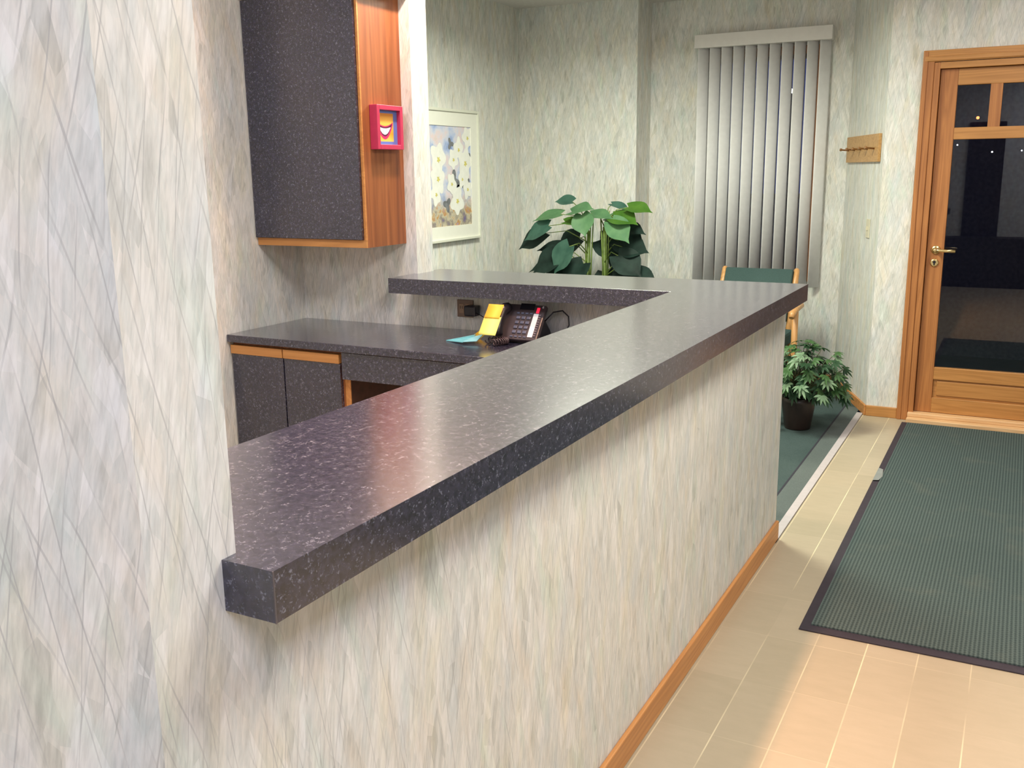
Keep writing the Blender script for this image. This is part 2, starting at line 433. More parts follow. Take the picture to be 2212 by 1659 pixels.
k = obj('keyhole_plate', b, BRASS, t)
b = BM(); lathe(b, [(.009, 0), (.009, .0015)], M=Matrix.Translation((XF-.009, .448, .962)) @ Matrix.Rotation(-math.pi/2, 4, 'Y'), seg=16)
bx(b, XF-.0105, XF-.009, .444, .452, .944, .960)
obj('keyhole', b, BLACK, k)

# ------------------------------------------------------------------ window behind the blind
t = bpy.data.objects.new('window_1', None); COL.objects.link(t); t.location = (XWIN, 1.7, WZ0); t['kind'] = 'structure'
b = BM(); cw = .055
bx(b, XWIN-.018, XWIN+.02, WY0-cw, WY0, WZ0-cw, WZ1+cw); bx(b, XWIN-.018, XWIN+.02, WY1, WY1+cw, WZ0-cw, WZ1+cw)
bx(b, XWIN-.018, XWIN+.02, WY0, WY1, WZ0-cw, WZ0); bx(b, XWIN-.018, XWIN+.02, WY0, WY1, WZ1, WZ1+cw)
obj('window_casing', b, OAK_Z, t, .003)
b = BM()
bx(b, XWIN+.02, XWIN+.12, WY0, WY0+.02, WZ0, WZ1); bx(b, XWIN+.02, XWIN+.12, WY1-.02, WY1, WZ0, WZ1)
bx(b, XWIN+.02, XWIN+.12, WY0, WY1, WZ0, WZ0+.025); bx(b, XWIN+.02, XWIN+.12, WY0, WY1, WZ1-.02, WZ1)
bx(b, XWIN+.07, XWIN+.10, WY0, WY1, 1.30, 1.335)
obj('sash', b, plain('dark_sash', (.05, .03, .025), .5, var=.1), t)
b = BM(); bx(b, XWIN+.082, XWIN+.088, WY0+.01, WY1-.01, WZ0+.01, WZ1-.01); obj('window_pane', b, GLASS, t)

# ------------------------------------------------------------------ outdoors at dusk
b = BM(); bx(b, XD+T+.9, 60, -40, 40, -.30, -.20); bx(b, XD+T, XD+T+1.6, -3, .6, -.12, -.02)
struct('floor_outdoor', b, plain('asphalt', (.030, .030, .034), .9, var=.3, vscale=3))
b = BM(); bx(b, 9.6, 9.8, -6, 1.35, -.3, 3.4); struct('wall_backdrop', b, plain('dark_backdrop', (.12, .12, .14), .8, var=.2))  # added dark backdrop, keeps the dusk blue out of the door glass
b = BM(); bx(b, XD+T+.05, 9.8, -6, .60, 2.9, 3.0); struct('ceiling_backdrop', b, plain('dark_backdrop_roof', (.05, .05, .055), .8, var=.1))  # added roof of the dark backdrop
def add_light_point(y, z, r_, col, st, label):  # added stand-in lamps give the light points in the door glass
    t = thing('stand_in_lamp', (9.599, y, z), label, 'lamp', 'added light points beyond the door glass')
    b = BM(); bx(b, 9.53, 9.599, y-r_*.8, y+r_*.8, z-r_*.6, z+r_*1.2); obj('housing', b, BLACK, t)
    m, nt, bs = new_mat('lamp_glow'); bs.inputs['Emission Color'].default_value = (*col, 1); bs.inputs['Emission Strength'].default_value = st
    b = BM(); bmesh.ops.create_uvsphere(b, u_segments=12, v_segments=8, radius=r_, matrix=Matrix.Translation((9.525, y, z))); obj('bulb', b, m, t, smooth=True)
add_light_point(.439, 1.918, .013, (1, .20, .05), 5, 'small amber stand-in for the light point seen in the upper left door pane')
add_light_point(.583, 1.692, .006, (.9, .92, 1), 6, 'leftmost tiny white stand-in for a distant light seen through the main door pane')
add_light_point(.303, 1.627, .007, (.9, .92, 1), 5, 'middle tiny white stand-in for a distant light seen through the main door pane')
add_light_point(.075, 1.634, .006, (.8, .85, 1), 4, 'rightmost tiny white stand-in for a distant light seen through the main door pane')
def lamp_post(x, y, z, r, col, st, label):
    t = thing('street_lamp', (x, y, -.2), label, 'street lamp', 'lamps outside')
    b = BM(); tube(b, [(x, y, -.2), (x, y, z-r*.8)], [.05, .035], 10); obj('pole', b, BLACK, t)
    m, nt, bs = new_mat('lamp_glow'); bs.inputs['Emission Color'].default_value = (*col, 1); bs.inputs['Emission Strength'].default_value = st
    b = BM(); bmesh.ops.create_uvsphere(b, u_segments=16, v_segments=10, radius=r, matrix=Matrix.Translation((x, y, z)))
    obj('lamp_globe', b, m, t, smooth=True)
lamp_post(14.0, 3.01, 2.545, .034, (1, .97, .9), 60, 'white lamp shining outside between the blind slats')

# ------------------------------------------------------------------ bar counter (L shaped worktop)
t = thing('counter_top', ((X0C+X1C)/2, YF+.2, ZC-TC), 'L-shaped speckled charcoal laminate counter on the papered half wall', 'counter')
b = BM()
prism(b, [(X0C, YF), (X1C, YF), (X1C, YL), (XR, YL), (XR, YI), (XB1, YI), (XB1, YW), (X0C, YW)], ZC-TC, ZC)
obj('slab', b, LAM, t, .0004)
# brown end seam line at the near corner
b = BM(); bx(b, X0C-.0006, X0C+.001, YF-.0006, YF+.001, ZC-TC, ZC); obj('edge_seam', b, plain('seam', (.12, .10, .10), .5), t)

# ------------------------------------------------------------------ desk run
XDF, ZD = 3.086, .832
t = thing('desk', (3.3, 2.0, 0), 'lower speckled charcoal desk along the reception back wall with a wide drawer', 'desk')
b = BM(); bx(b, XDF, XW-.004, YW+.104, YLW-.003, ZD-.032, ZD); obj('desk_top', b, LAM, t, .002)
b = BM(); bx(b, XDF+.012, XDF+.03, 1.45, 2.436, .684, ZD-.036); d = obj('drawer', b, LAM, t, .001)
b = BM(); bx(b, XDF+.03, XW-.06, 1.47, 2.40, .70, ZD-.033); obj('drawer_box', b, OAK_CAB, d)
b = BM(); bx(b, XDF+.045, XW-.004, 2.418, 2.444, 0, ZD-.033)
sp = obj('side_panel', b, plain('shaded_panel', (.055, .022, .014), .5, var=.3), t)  # panel colour darkened to stand for the shade under the desk
b = BM(); bx(b, XDF+.040, XDF+.045, 2.418, 2.444, 0, ZD-.033); obj('edge_strip', b, OAK_X, sp)
def base_cab():
    t = thing('base_cabinet', (3.35, 2.75, 0), 'two-door charcoal base cabinet with oak pulls under the desk top', 'cabinet')
    b = BM(); bx(b, XDF+.04, XW, 2.446, YLW-.002, .09, ZD-.033); bx(b, XDF+.10, XW, 2.446, YLW-.002, 0, .09)
    obj('body', b, OAK_CAB, t)
    for y0, y1 in ((2.755, 3.045), (2.452, 2.749)):
        b = BM(); bx(b, XDF+.02, XDF+.039, y0, y1, .10, .746); d = obj('door', b, LAM, t, .001)
        b = BM(); bx(b, XDF+.013, XDF+.039, y0, y1, .747, .786)
        obj('pull_rail', b, OAK_Y, d, .002)
base_cab()
# ------------------------------------------------------------------ wall cabinet
t = thing('wall_cabinet', (3.47, 2.75, 1.205), 'tall charcoal wall cabinet with oak side and bottom rail', 'cabinet')
b = BM(); bx(b, 3.335, XW, 2.451, YLW-.002, 1.205, 2.243); obj('body', b, OAK_CAB, t)
b = BM(); bx(b, 3.327, 3.336, 2.4505, YLW-.002, 1.205, 1.238); obj('bottom_rail', b, OAK_Y, t, .001)
b = BM(); bx(b, 3.327, 3.336, 2.4505, 2.4615, 1.238, 2.243); obj('edge_strip', b, OAK_X, t)
b = BM(); bx(b, 3.313, 3.327, 2.4625, YLW-.004, 1.240, 2.240); obj('door', b, LAM, t, .001)

# red frame on the cabinet side
def smile_frame():
    yf = 2.412; x0, x1, z0, z1 = 3.386, 3.576, 1.612, 1.793
    t = thing('picture_frame', (3.46, 2.425, 1.612), 'small deep red picture frame hung on the oak cabinet side', 'picture frame')
    RED = plain('raspberry_paint', (.50, .035, .10), .4, var=.05)
    w_ = .020
    b = BM()
    bx(b, x0, x0+w_, yf, 2.4505, z0, z1); bx(b, x1-w_, x1, yf, 2.4505, z0, z1)
    bx(b, x0+w_, x1-w_, yf, 2.4505, z0, z0+w_); bx(b, x0+w_, x1-w_, yf, 2.4505, z1-w_, z1)
    obj('frame', b, RED, t, .0015)
    m, nt, bs = new_mat('mouth_art'); n = N(nt); x, y, z = n.sep(n.geo()['Position'])
    cx, cz = (x0+x1)/2-.016, (z0+z1)/2-.002
    u = n.math('DIVIDE', n.math('SUBTRACT', x, cx), .070); v = n.math('DIVIDE', n.math('SUBTRACT', z, cz), .069)
    uu = n.math('MULTIPLY', u, u)
    blue = (.13, .22, .62)
    inside = n.math('MULTIPLY', n.math('LESS_THAN', n.math('ABSOLUTE', n.math('ADD', u, .10)), 1.0), n.math('LESS_THAN', n.math('ABSOLUTE', n.math('ADD', v, -.04)), .84))
    org = n.ramp(n.math('ADD', n.math('MULTIPLY', v, -.6), .55), [(.0, (.75, .25, .03)), (.4, (.95, .55, .10)), (.75, (.90, .35, .03)), (1., (.95, .60, .12))])
    col = n.mix(inside, blue, org)
    def crescent(lo_k, lo_o, hi_k, hi_o, c, hw):
        nonlocal col
        lo = n.math('MULTIPLY_ADD', uu, lo_k, lo_o); hi = n.math('MULTIPLY_ADD', uu, hi_k, hi_o)
        f = n.math('MULTIPLY', n.math('GREATER_THAN', v, lo), n.math('LESS_THAN', v, hi))
        f = n.math('MULTIPLY', f, n.math('LESS_THAN', n.math('ABSOLUTE', u), hw))
        col = n.mix(f, col, c)
    crescent(1.25, -.68, .35, .12, (.60, .03, .16), .84)
    crescent(1.3, -.50, .40, .05, (.10, .01, .05), .74)
    crescent(1.2, -.40, .25, -.02, (.88, .84, .90), .60)
    teeth = n.math('LESS_THAN', n.math('ABSOLUTE', n.math('SUBTRACT', n.math('FRACT', n.math('MULTIPLY', u, 3.2)), .5)), .06)
    lo = n.math('MULTIPLY_ADD', uu, 1.2, -.40)
    f = n.math('MULTIPLY', n.math('MULTIPLY', teeth, n.math('GREATER_THAN', v, lo)), n.math('LESS_THAN', v, -.02))
    f = n.math('MULTIPLY', f, n.math('LESS_THAN', n.math('ABSOLUTE', u), .6))
    col = n.mix(n.math('MULTIPLY', f, .5), col, (.35, .2, .3))
    n.put(bs.inputs['Base Color'], col); bs.inputs['Roughness'].default_value = .35
    b = BM(); bx(b, x0+w_-.001, x1-w_+.001, 2.431, 2.4495, z0+w_-.001, z1-w_+.001); obj('art_print', b, m, t)
smile_frame()

# ------------------------------------------------------------------ flower picture
def flower_picture():
    x0, x1, z0, z1 = 5.28, 6.028, 1.055, 1.925; yw = YPIC
    t = thing('flower_picture', (5.65, yw-.01, z0), 'framed watercolour of white flowers hanging on the papered side wall', 'picture')
    fr = plain('cream_frame', (.70, .71, .62), .4, var=.02)
    b = BM(); w_ = .018
    for q in ((x0, x0+w_, z0, z1), (x1-w_, x1, z0, z1), (x0+w_, x1-w_, z0, z0+w_), (x0+w_, x1-w_, z1-w_, z1)):
        bx(b, q[0], q[1], yw-.034, yw-.001, q[2], q[3])
    obj('frame', b, fr, t, .003)
    b = BM(); ax0, ax1, az0, az1 = 5.375, 5.925, 1.158, 1.815; yy = yw-.022
    for q in ((x0+w_, ax0, z0+w_, z1-w_), (ax1, x1-w_, z0+w_, z1-w_), (ax0, ax1, z0+w_, az0), (ax0, ax1, az1, z1-w_)):
        bx(b, q[0], q[1], yy, yw-.008, q[2], q[3])
    obj('mat_board', b, plain('mat_board', (.80, .80, .73), .7, var=.01), t)
    m, nt, bs = new_mat('watercolour'); n = N(nt); x, y, z = n.sep(n.geo()['Position'])
    P = n.xyz(x, 0, z)
    a1 = n.noise(P, 7, 4, .6); a2 = n.noise(P, 13, 3, .6); a3 = n.noise(n.xyz(n.math('MULTIPLY', x, 30), 3, n.math('MULTIPLY', z, 12)), 1, 3)
    top = n.ramp(a1, [(.3, (.20, .28, .55)), (.42, (.42, .50, .72)), (.52, (.62, .62, .72)), (.62, (.72, .58, .60)), (.72, (.55, .55, .52))])
    bot = n.ramp(a2, [(.3, (.16, .13, .28)), (.42, (.30, .26, .22)), (.52, (.55, .50, .38)), (.60, (.50, .26, .08)), (.7, (.38, .30, .42))])
    f = n.math('MULTIPLY', n.math('SUBTRACT', 1.42, n.math('ADD', z, n.math('MULTIPLY', a3, .10))), 9, clamp=True)
    col = n.mix(f, top, bot)
    n.put(bs.inputs['Base Color'], col); bs.inputs['Roughness'].default_value = .6
    PET = plain('white_petals', (.80, .80, .76), .6, var=.04); YEL = plain('yellow_centres', (.62, .55, .16), .6, var=.1); DK = plain('grey_leaves', (.17, .18, .20), .6, var=.3)
    b = BM(); bx(b, ax0, ax1, yw-.016, yw-.010, az0, az1)
    rnd = random.Random(3)
    def blob(cx, cz, r, mi, yo, n_=5, amp=.35, ph=0, sq=1.0):
        pts = []
        for k in range(40):
            an = 2*math.pi*k/40; rr = r*(1+amp*math.cos(n_*an+ph)+.08*math.sin(3*an+ph*2))
            pts.append(b.verts.new((cx+rr*math.cos(an)*sq, yw-.016-yo, cz+rr*math.sin(an))))
        c = b.verts.new((cx, yw-.016-yo, cz))
        for k in range(40): b.faces.new((c, pts[k], pts[(k+1) % 40])).material_index = mi
    # flowers: (x, z, r)
    for q in ((5.70, 1.46, .05), (5.86, 1.42, .045), (5.74, 1.36, .05), (5.60, 1.30, .04), (5.88, 1.60, .04), (5.66, 1.70, .03)):
        blob(*q, 3, .0004, 3, .4, rnd.random()*6)
    k = 0
    for fx, fz, r in ((5.50, 1.60, .078), (5.49, 1.475, .074), (5.73, 1.325, .072), (5.69, 1.60, .05), (5.845, 1.575, .075), (5.88, 1.745, .055),
                      (5.76, 1.665, .055), (5.46, 1.375, .055), (5.87, 1.40, .05), (5.66, 1.44, .05), (5.80, 1.47, .045)):
        blob(fx, fz, r*1.28, 1, .0008+.00015*k, 5, .17, rnd.random()*6, .85)
        blob(fx+.005, fz-.005, r*.22, 2, .0011+.00015*k, 5, .3, 1.0); k += 1
    obj('art_print', b, [m, PET, YEL, DK], t)
flower_picture()

# ------------------------------------------------------------------ vertical blind
def blind():
    t = thing('vertical_blind', (6.94, 1.7, .7), 'white vertical slat blind hanging over the window', 'blind')
    b = BM(); bx(b, 6.90, 6.998, 1.236, 2.163, 2.343, 2.433); bx(b, 6.90-.006, 6.90, 1.230, 2.169, 2.343, 2.433)
    obj('headrail', b, WHITE, t, .003)
    th = math.radians(40); wv = .086
    for i in range(11):
        yc = 2.112-.0835*i
        b = BM(); nseg = 8; cols = []
        for side in (0, 1):
            col = []
            for k in range(nseg+1):
                s = (k/nseg-.5)*wv; bow = .004*(1-(2*k/nseg-1)**2)*-1 + side*.0012
                # along vane: from left (+Y, near) to right (-Y, far)
                px = math.sin(th)*s + math.cos(th)*bow; py = -math.cos(th)*s + math.sin(th)*bow
                col.append([b.verts.new((6.945+px, yc+py, .690)), b.verts.new((6.945+px, yc+py, 2.345))])
            cols.append(col)
        for side in (0, 1):
            for k in range(nseg):
                q = cols[side]
                f = b.faces.new((q[k][0], q[k+1][0], q[k+1][1], q[k][1])); f.smooth = True
        for k in range(nseg):
            b.faces.new((cols[0][k][1], cols[0][k+1][1], cols[1][k+1][1], cols[1][k][1])); b.faces.new((cols[0][k][0], cols[0][k+1][0], cols[1][k+1][0], cols[1][k][0]))
        for k in (0, nseg): b.faces.new((cols[0][k][0], cols[0][k][1], cols[1][k][1], cols[1][k][0]))
        obj('slat', b, VANE, t)
blind()

# ------------------------------------------------------------------ peg rack and switch on the angled wall
def angled_frame():
    e1 = Vector((dv.x, dv.y, 0)); e2 = Vector((-dv.y, dv.x, 0))
    M = Matrix(((e1.x, e2.x, 0, XD), (e1.y, e2.y, 0, YCOR), (e1.z, e2.z, 1, 0), (0, 0, 0, 1)))
    return M    # local x along the wall from the entry corner, local y out of the wall
MA = angled_frame()
t = thing('peg_rack', MA @ Vector((.45, .01, 1.545)), 'light oak wall rack with a row of turned pegs beside the blind', 'coat rack')
b = BM(); bx(b, .055, .845, 0.001, .019, 1.543, 1.708, MA); obj('board', b, oak('oak_rack', (.42, .22, .07), (.58, .34, .13), 'x'), t, .002)
for i in range(5):
    x = .12+.16*i+.02
    b = BM(); p0 = MA @ Vector((x, .018, 1.622)); p1 = MA @ Vector((x, .062, 1.626)); p2 = MA @ Vector((x, .068, 1.627)); p3 = MA @ Vector((x, .078, 1.628))
    tube(b, [p0, p1, p2, p3], [.0055, .005, .010, .008], 12); obj('peg', b, oak('peg_wood', (.22, .10, .03), (.34, .17, .06), 'x'), t)
t = thing('light_switch', MA @ Vector((.225, .001, 1.08)), 'cream light switch plate low on the angled wall', 'light switch')
CREAM = plain('cream_plastic', (.66, .62, .47), .4, var=.03)
b = BM(); bx(b, .190, .262, 0.0005, .007, 1.082, 1.198, MA); obj('plate', b, CREAM, t, .002)
b = BM(); bx(b, .221, .231, .007, .016, 1.13, 1.152, MA); obj('toggle', b, CREAM, t)

# ------------------------------------------------------------------ outlet, adapter
t = thing('wall_outlet', (XW, 2.15, .89), 'brown wall outlet plate on the back wall above the desk', 'outlet')
BRN = plain('brown_plastic', (.21, .135, .095), .45, var=.08)
b = BM(); bx(b, XW-.006, XW-.0005, 2.108, 2.190, .888, .965); obj('plate', b, BRN, t, .002)
for y in (2.166, 2.131):
    b = BM(); bx(b, XW-.0085, XW-.006, y-.012, y+.012, .905, .948); r = obj('socket', b, plain('socket_brown', (.30, .19, .12), .4), t, .002)
    b = BM(); bx(b, XW-.0095, XW-.0085, y-.006, y-.004, .925, .938); bx(b, XW-.0095, XW-.0085, y+.004, y+.006, .925, .938); obj('slot', b, BLACK, r)
t = thing('power_adapter', (XW-.02, 2.10, .90), 'black plug-in power adapter on the wall outlet beside the phone', 'adapter')
b = BM(); bx(b, XW-.055, XW-.0096, 2.070, 2.128, .900, .946); obj('body', b, BLACK, t, .006)
b = BM(); tube(b, [(XW-.04, 2.07, .915), (XW-.05, 2.04, .905), (XW-.06, 1.99, .885), (XW-.07, 1.95, .862), (XW-.09, 1.93, .838)], .0022, 8); obj('cord', b, BLACK, t)

# ------------------------------------------------------------------ desk phone
def phone():
    t = thing('desk_phone', (3.47, 1.81, ZD), 'dark office desk phone with button grid and raised handset', 'phone')
    PH = plain('phone_plastic', (.060, .045, .050), .32, var=.15)
    # local frame of the inclined face: origin at front bottom, x = right (-Y), y = up the slope, z = out
    tilt = math.radians(52); sx = Vector((0, -1, 0)); sy = Vector((math.cos(tilt), 0, math.sin(tilt))); sz = sx.cross(sy)
    O = Vector((3.392, 1.888, ZD+.018))
    M = Matrix(((sx.x, sy.x, sz.x, O.x), (sx.y, sy.y, sz.y, O.y), (sx.z, sy.z, sz.z, O.z), (0, 0, 0, 1)))
    W_, H_ = .200, .165
    b = BM(); bx(b, 0, W_, 0, H_, -.022, 0, M); obj('face', b, PH, t, .004)
    b = BM(); prism(b, [(3.41, ZD+.0005), (3.60, ZD+.0005), (3.585, ZD+.03), (3.50, ZD+.12), (3.43, ZD+.03)], 0, .15, Matrix(((1, 0, 0, 0), (0, 0, -1, 1.865), (0, 1, 0, 0), (0, 0, 0, 1))))
    obj('stand', b, BLACK, t, .004)
    b = BM()
    for r_ in range(4):
        for c_ in range(3):
            x = .083+c_*.0235; y = .028+r_*.022
            bx(b, x, x+.0165, y, y+.0125, 0, .005, M)
    for c_ in range(4): bx(b, .078+c_*.020, .091+c_*.020, .118, .125, 0, .004, M)
    for c_ in range(4): bx(b, .078+c_*.020, .091+c_*.020, .010, .016, 0, .004, M)
    obj('keypad', b, [plain('keypad_keys', (.11, .12, .18), .25, var=.15)], t, .0012)
    b = BM(); bx(b, .156, .178, .014, .122, 0, .0025, M); s = obj('label_strip', b, plain('paper_strip', (.78, .76, .80), .5), t)
    b = BM()
    for k in range(10): bx(b, .181, .190, .018+k*.0105, .0245+k*.0105, 0, .004, M)
    obj('line_keys', b, plain('line_key', (.16, .13, .15), .3), t)
    m, nt, bs = new_mat('red_indicator'); bs.inputs['Base Color'].default_value = (.7, .01, .03, 1); bs.inputs['Emission Color'].default_value = (1, .02, .06, 1); bs.inputs['Emission Strength'].default_value = 1.2
    b = BM(); bx(b, .164, .176, .126, .150, 0, .004, M); obj('indicator', b, m, t, .001)
    b = BM(); bx(b, .085, .150, .140, .168, 0, .002, M); obj('display', b, plain('display', (.015, .015, .02), .1), t)
    b = BM(); bx(b, .186, .192, .150, .158, 0, .004, M); obj('lamp_dot', b, plain('pale_dot', (.5, .5, .52), .3), t)
    # handset along the left side
    b = BM(); P = [M @ Vector(p) for p in ((.036, .002, .024), (.036, .014, .034), (.036, .04, .040), (.036, .075, .042), (.036, .105, .040), (.036, .125, .030), (.036, .138, .016))]
    tube(b, P, [.020, .023, .017, .015, .017, .023, .020], 14); obj('handset', b, BLACK, t)
    # coiled cord
    b = BM(); pts = []
    for k in range(260):
        q = k/259; an = q*2*math.pi*17
        cx = 3.30+.075*math.sin(q*2.6); cy = 1.835+.050*q-.05*math.sin(q*3.1); cz = ZD+.0155
        pts.append((cx+.011*math.cos(an)*.5, cy+.012*math.cos(an), cz+.012*math.sin(an)))
    tube(b, pts, .0028, 6); obj('coiled_cord', b, plain('cord_brown', (.055, .035, .04), .3, var=.1), t)
    b = BM(); tube(b, [(3.52, 1.71, .91), (3.55, 1.685, .945), (3.575, 1.655, .95), (3.59, 1.635, .925), (3.585, 1.63, .89), (3.57, 1.64, .86), (3.55, 1.67, .838)], .003, 8); obj('line_cord', b, BLACK, t)
    # sticky notes on the handset
    YN = plain('yellow_paper', (.95, .90, .22), .6, var=.03); ON = plain('amber_paper', (.95, .52, .05), .6, var=.05)
    def note(name, u0, u1, v0, v1, z0, z1, mat, label, curl=0):
        b = BM(); nn = 8; prev = None; row = []
        for k in range(nn+1):
            q = k/nn; vv = v0+(v1-v0)*q; zz = z0+(z1-z0)*q+curl*(q*q)
            row.append([b.verts.new(M @ Vector((u0, vv, zz))), b.verts.new(M @ Vector((u1, vv, zz))), b.verts.new(M @ Vector((u1, vv, zz+.0012))), b.verts.new(M @ Vector((u0, vv, zz+.0012)))])
        for k in range(nn):
            for j in range(4): b.faces.new((row[k][j], row[k][(j+1) % 4], row[k+1][(j+1) % 4], row[k+1][j])).smooth = (j in (0, 2))
        b.faces.new(row[0][::-1]); b.faces.new(row[-1])
        tag(obj(name, b, mat, None), label, 'sticky note', 'sticky notes on the phone')
    note('sticky_note', -.020, .050, .050, .116, .076, .066, ON, 'amber sticky note curling over the top of the phone handset', .006)
    note('sticky_note', -.022, .056, -.028, .058, .074, .072, YN, 'bright yellow sticky note on the lower half of the phone handset')
phone()
# folded teal pad and ochre note
t = thing('folded_notepad', (3.36, 1.98, ZD), 'folded teal paper pad lying on the desk by the phone', 'notepad')
def sheet(name, pts, th, mat, parent):
    b = BM(); a = [b.verts.new(p) for p in pts]; c = [b.verts.new((p[0], p[1], p[2]+th)) for p in pts]; n_ = len(pts)
    b.faces.new(a[::-1]); b.faces.new(c)
    for i in range(n_): b.faces.new((a[i], a[(i+1) % n_], c[(i+1) % n_], c[i]))
    return obj(name, b, mat, parent)
TEAL = plain('teal_paper', (.16, .50, .58), .35, var=.08)
sheet('cover', [(3.335, 2.075, ZD+.001), (3.30, 1.975, ZD+.006), (3.36, 1.955, ZD+.020)], .002, TEAL, t)
sheet('cover', [(3.335, 2.075, ZD+.002), (3.36, 1.955, ZD+.022), (3.43, 1.985, ZD+.018)], .002, TEAL, t)
sheet('page', [(3.30, 1.975, ZD+.008), (3.33, 1.925, ZD+.010), (3.39, 1.928, ZD+.028), (3.36, 1.955, ZD+.022)], .002, plain('teal_page', (.22, .52, .60), .35, var=.08), t)
b = sheet('sticky_note', [(3.47, 2.03, ZD+.001), (3.44, 1.97, ZD+.002), (3.46, 1.935, ZD+.034), (3.50, 1.955, ZD+.06)], .0012, plain('ochre_paper', (.72, .44, .03), .6, var=.05), None)
tag(b, 'ochre sticky note poking up behind the teal pad', 'sticky note')

# ------------------------------------------------------------------ entrance mat
t = thing('door_mat', (4.5, -.3, 0), 'large ribbed dark green entrance mat in front of the oak door', 'mat')
b = BM(); bx(b, 3.064, 6.06, -1.25, .548, .0005, .006); obj('rubber_edge', b, plain('rubber', (.030, .022, .034), .7, var=.1), t, .002)
b = BM(); bx(b, 3.105, 6.04, -1.21, .515, .006, .011); obj('pile', b, mat_mat(), t)
b = BM(); prism(b, [(4.80, .546), (5.02, .546), (5.0, .522), (4.88, .510), (4.81, .520)], .0113, .0120)
tag(obj('tape_patch', b, plain('cloudy_tape', (.22, .24, .24), .3, var=.1)), 'cloudy patch of tape stuck on the mat edge', 'tape')

# ------------------------------------------------------------------ chair
def chair():
    t = thing('armchair', (6.35, 1.55, 0), 'green upholstered armchair with light oak frame in front of the blind', 'chair')
    FAB = carpet_mat('green_fabric', (.045, .080, .078), (.070, .115, .108))
    WD = oak('chair_wood', (.46, .22, .07), (.66, .36, .14), 'z', .35)
    yL_, yR_ = 1.80, 1.315
    for y, ya in ((yL_, 1.878), (yR_, 1.237)):
        b = BM(); tube(b, [(6.36, y, .38), (6.44, y, .60), (6.52, y, .76), (6.56, y, .846), (6.565, y, .855)], [.022, .022, .021, .019, .012], 14); obj('back_post', b, WD, t)
        b = BM(); tube(b, [(6.50, (y+ya)/2, .640), (6.36, ya, .640), (6.20, ya, .634), (6.10, ya, .618), (6.08, ya, .595)], [.016, .020, .022, .021, .016], 12); obj('armrest', b, WD, t)
        b = BM(); tube(b, [(6.19, ya, .62), (6.20, ya, .35), (6.17, ya, .004)], [.021, .020, .017], 12); obj('leg', b, WD, t)
        b = BM(); tube(b, [(6.36, y, .38), (6.44, y, .2), (6.52, y, .004)], [.019, .018, .016], 12); obj('leg', b, WD, t)
        b = BM(); tube(b, [(6.19, ya, .36), (6.40, y, .36)], .017, 10); obj('side_rail', b, WD, t)
    b = BM(); tube(b, [(6.20, 1.878, .37), (6.20, 1.237, .37)], .016, 10); obj('front_rail', b, WD, t)
    b = BM(); Mb = Matrix.Translation((6.545, 1.5575, .845)) @ Matrix.Rotation(math.radians(26), 4, 'Y')
    bx(b, -.03, .012, -.226, .226, -.36, 0, Mb); o = obj('backrest', b, FAB, t, .008)
    b = BM(); bx(b, 6.11, 6.47, 1.285, 1.83, .385, .475); obj('seat', b, FAB, t, .02)
chair()

# ------------------------------------------------------------------ plants
def leaf(bm, base, direction, up, L, W, mi=0, tip=.25, fold=.25, droop=.3, n=8, heart=True, wave=0.0, rnd=random):
    d = direction.normalized(); s = d.cross(up).normalized(); nrm = s.cross(d).normalized()
    rows = []
    ph = rnd.random()*6
    for i in range(n+1):
        q = i/n
        if heart: wd = W*.5*(math.sin(math.pi*min(1, q*.93+.12))**.75)*(1 if q < .55 else 1-.75*((q-.55)/.45)**1.4)
        else: wd = W*.5*math.sin(math.pi*(q*.96+.02))**.8
        if i == n: wd = .0005
        c = base + d*(L*q) - Vector((0, 0, 1))*(droop*L*q*q)
        row = []
        for k in (-1, -.5, 0, .5, 1):
            back = -.16*L*abs(k)*(1-q)**3 if heart else 0
            row.append(bm.verts.new(c + s*(wd*k) + nrm*(fold*wd*abs(k)+wave*L*math.sin(q*9+k*3+ph)*abs(k)) + d*back))
        rows.append(row)
    for i in range(n):
        for k in range(4):
            f = bm.faces.new((rows[i][k], rows[i][k+1], rows[i+1][k+1], rows[i+1][k])); f.smooth = True; f.material_index = mi
def leafmat(name, a, c, rough=.4):
    m, nt, bs = new_mat(name); n = N(nt); k = n.noise(n.geo()['Position'], 14, 3)
    n.put(bs.inputs['Base Color'], n.ramp(k, [(.3, a), (.7, c)])); bs.inputs['Roughness'].default_value = rough
    bs.inputs['Subsurface Weight'].default_value = 0.0
    bs.inputs['Specular IOR Level'].default_value = .3
    tr = n.node('ShaderNodeBsdfTranslucent'); n.put(tr.inputs[0], n.ramp(k, [(.3, tuple(x*1.4 for x in a)), (.7, tuple(x*1.4 for x in c))]))
    mx = n.node('ShaderNodeMixShader'); mx.inputs[0].default_value = .18
    nt.links.new(bs.outputs[0], mx.inputs[1]); nt.links.new(tr.outputs[0], mx.inputs[2])
    nt.links.new(mx.outputs[0], nt.nodes['Material Output'].inputs[0]); return m
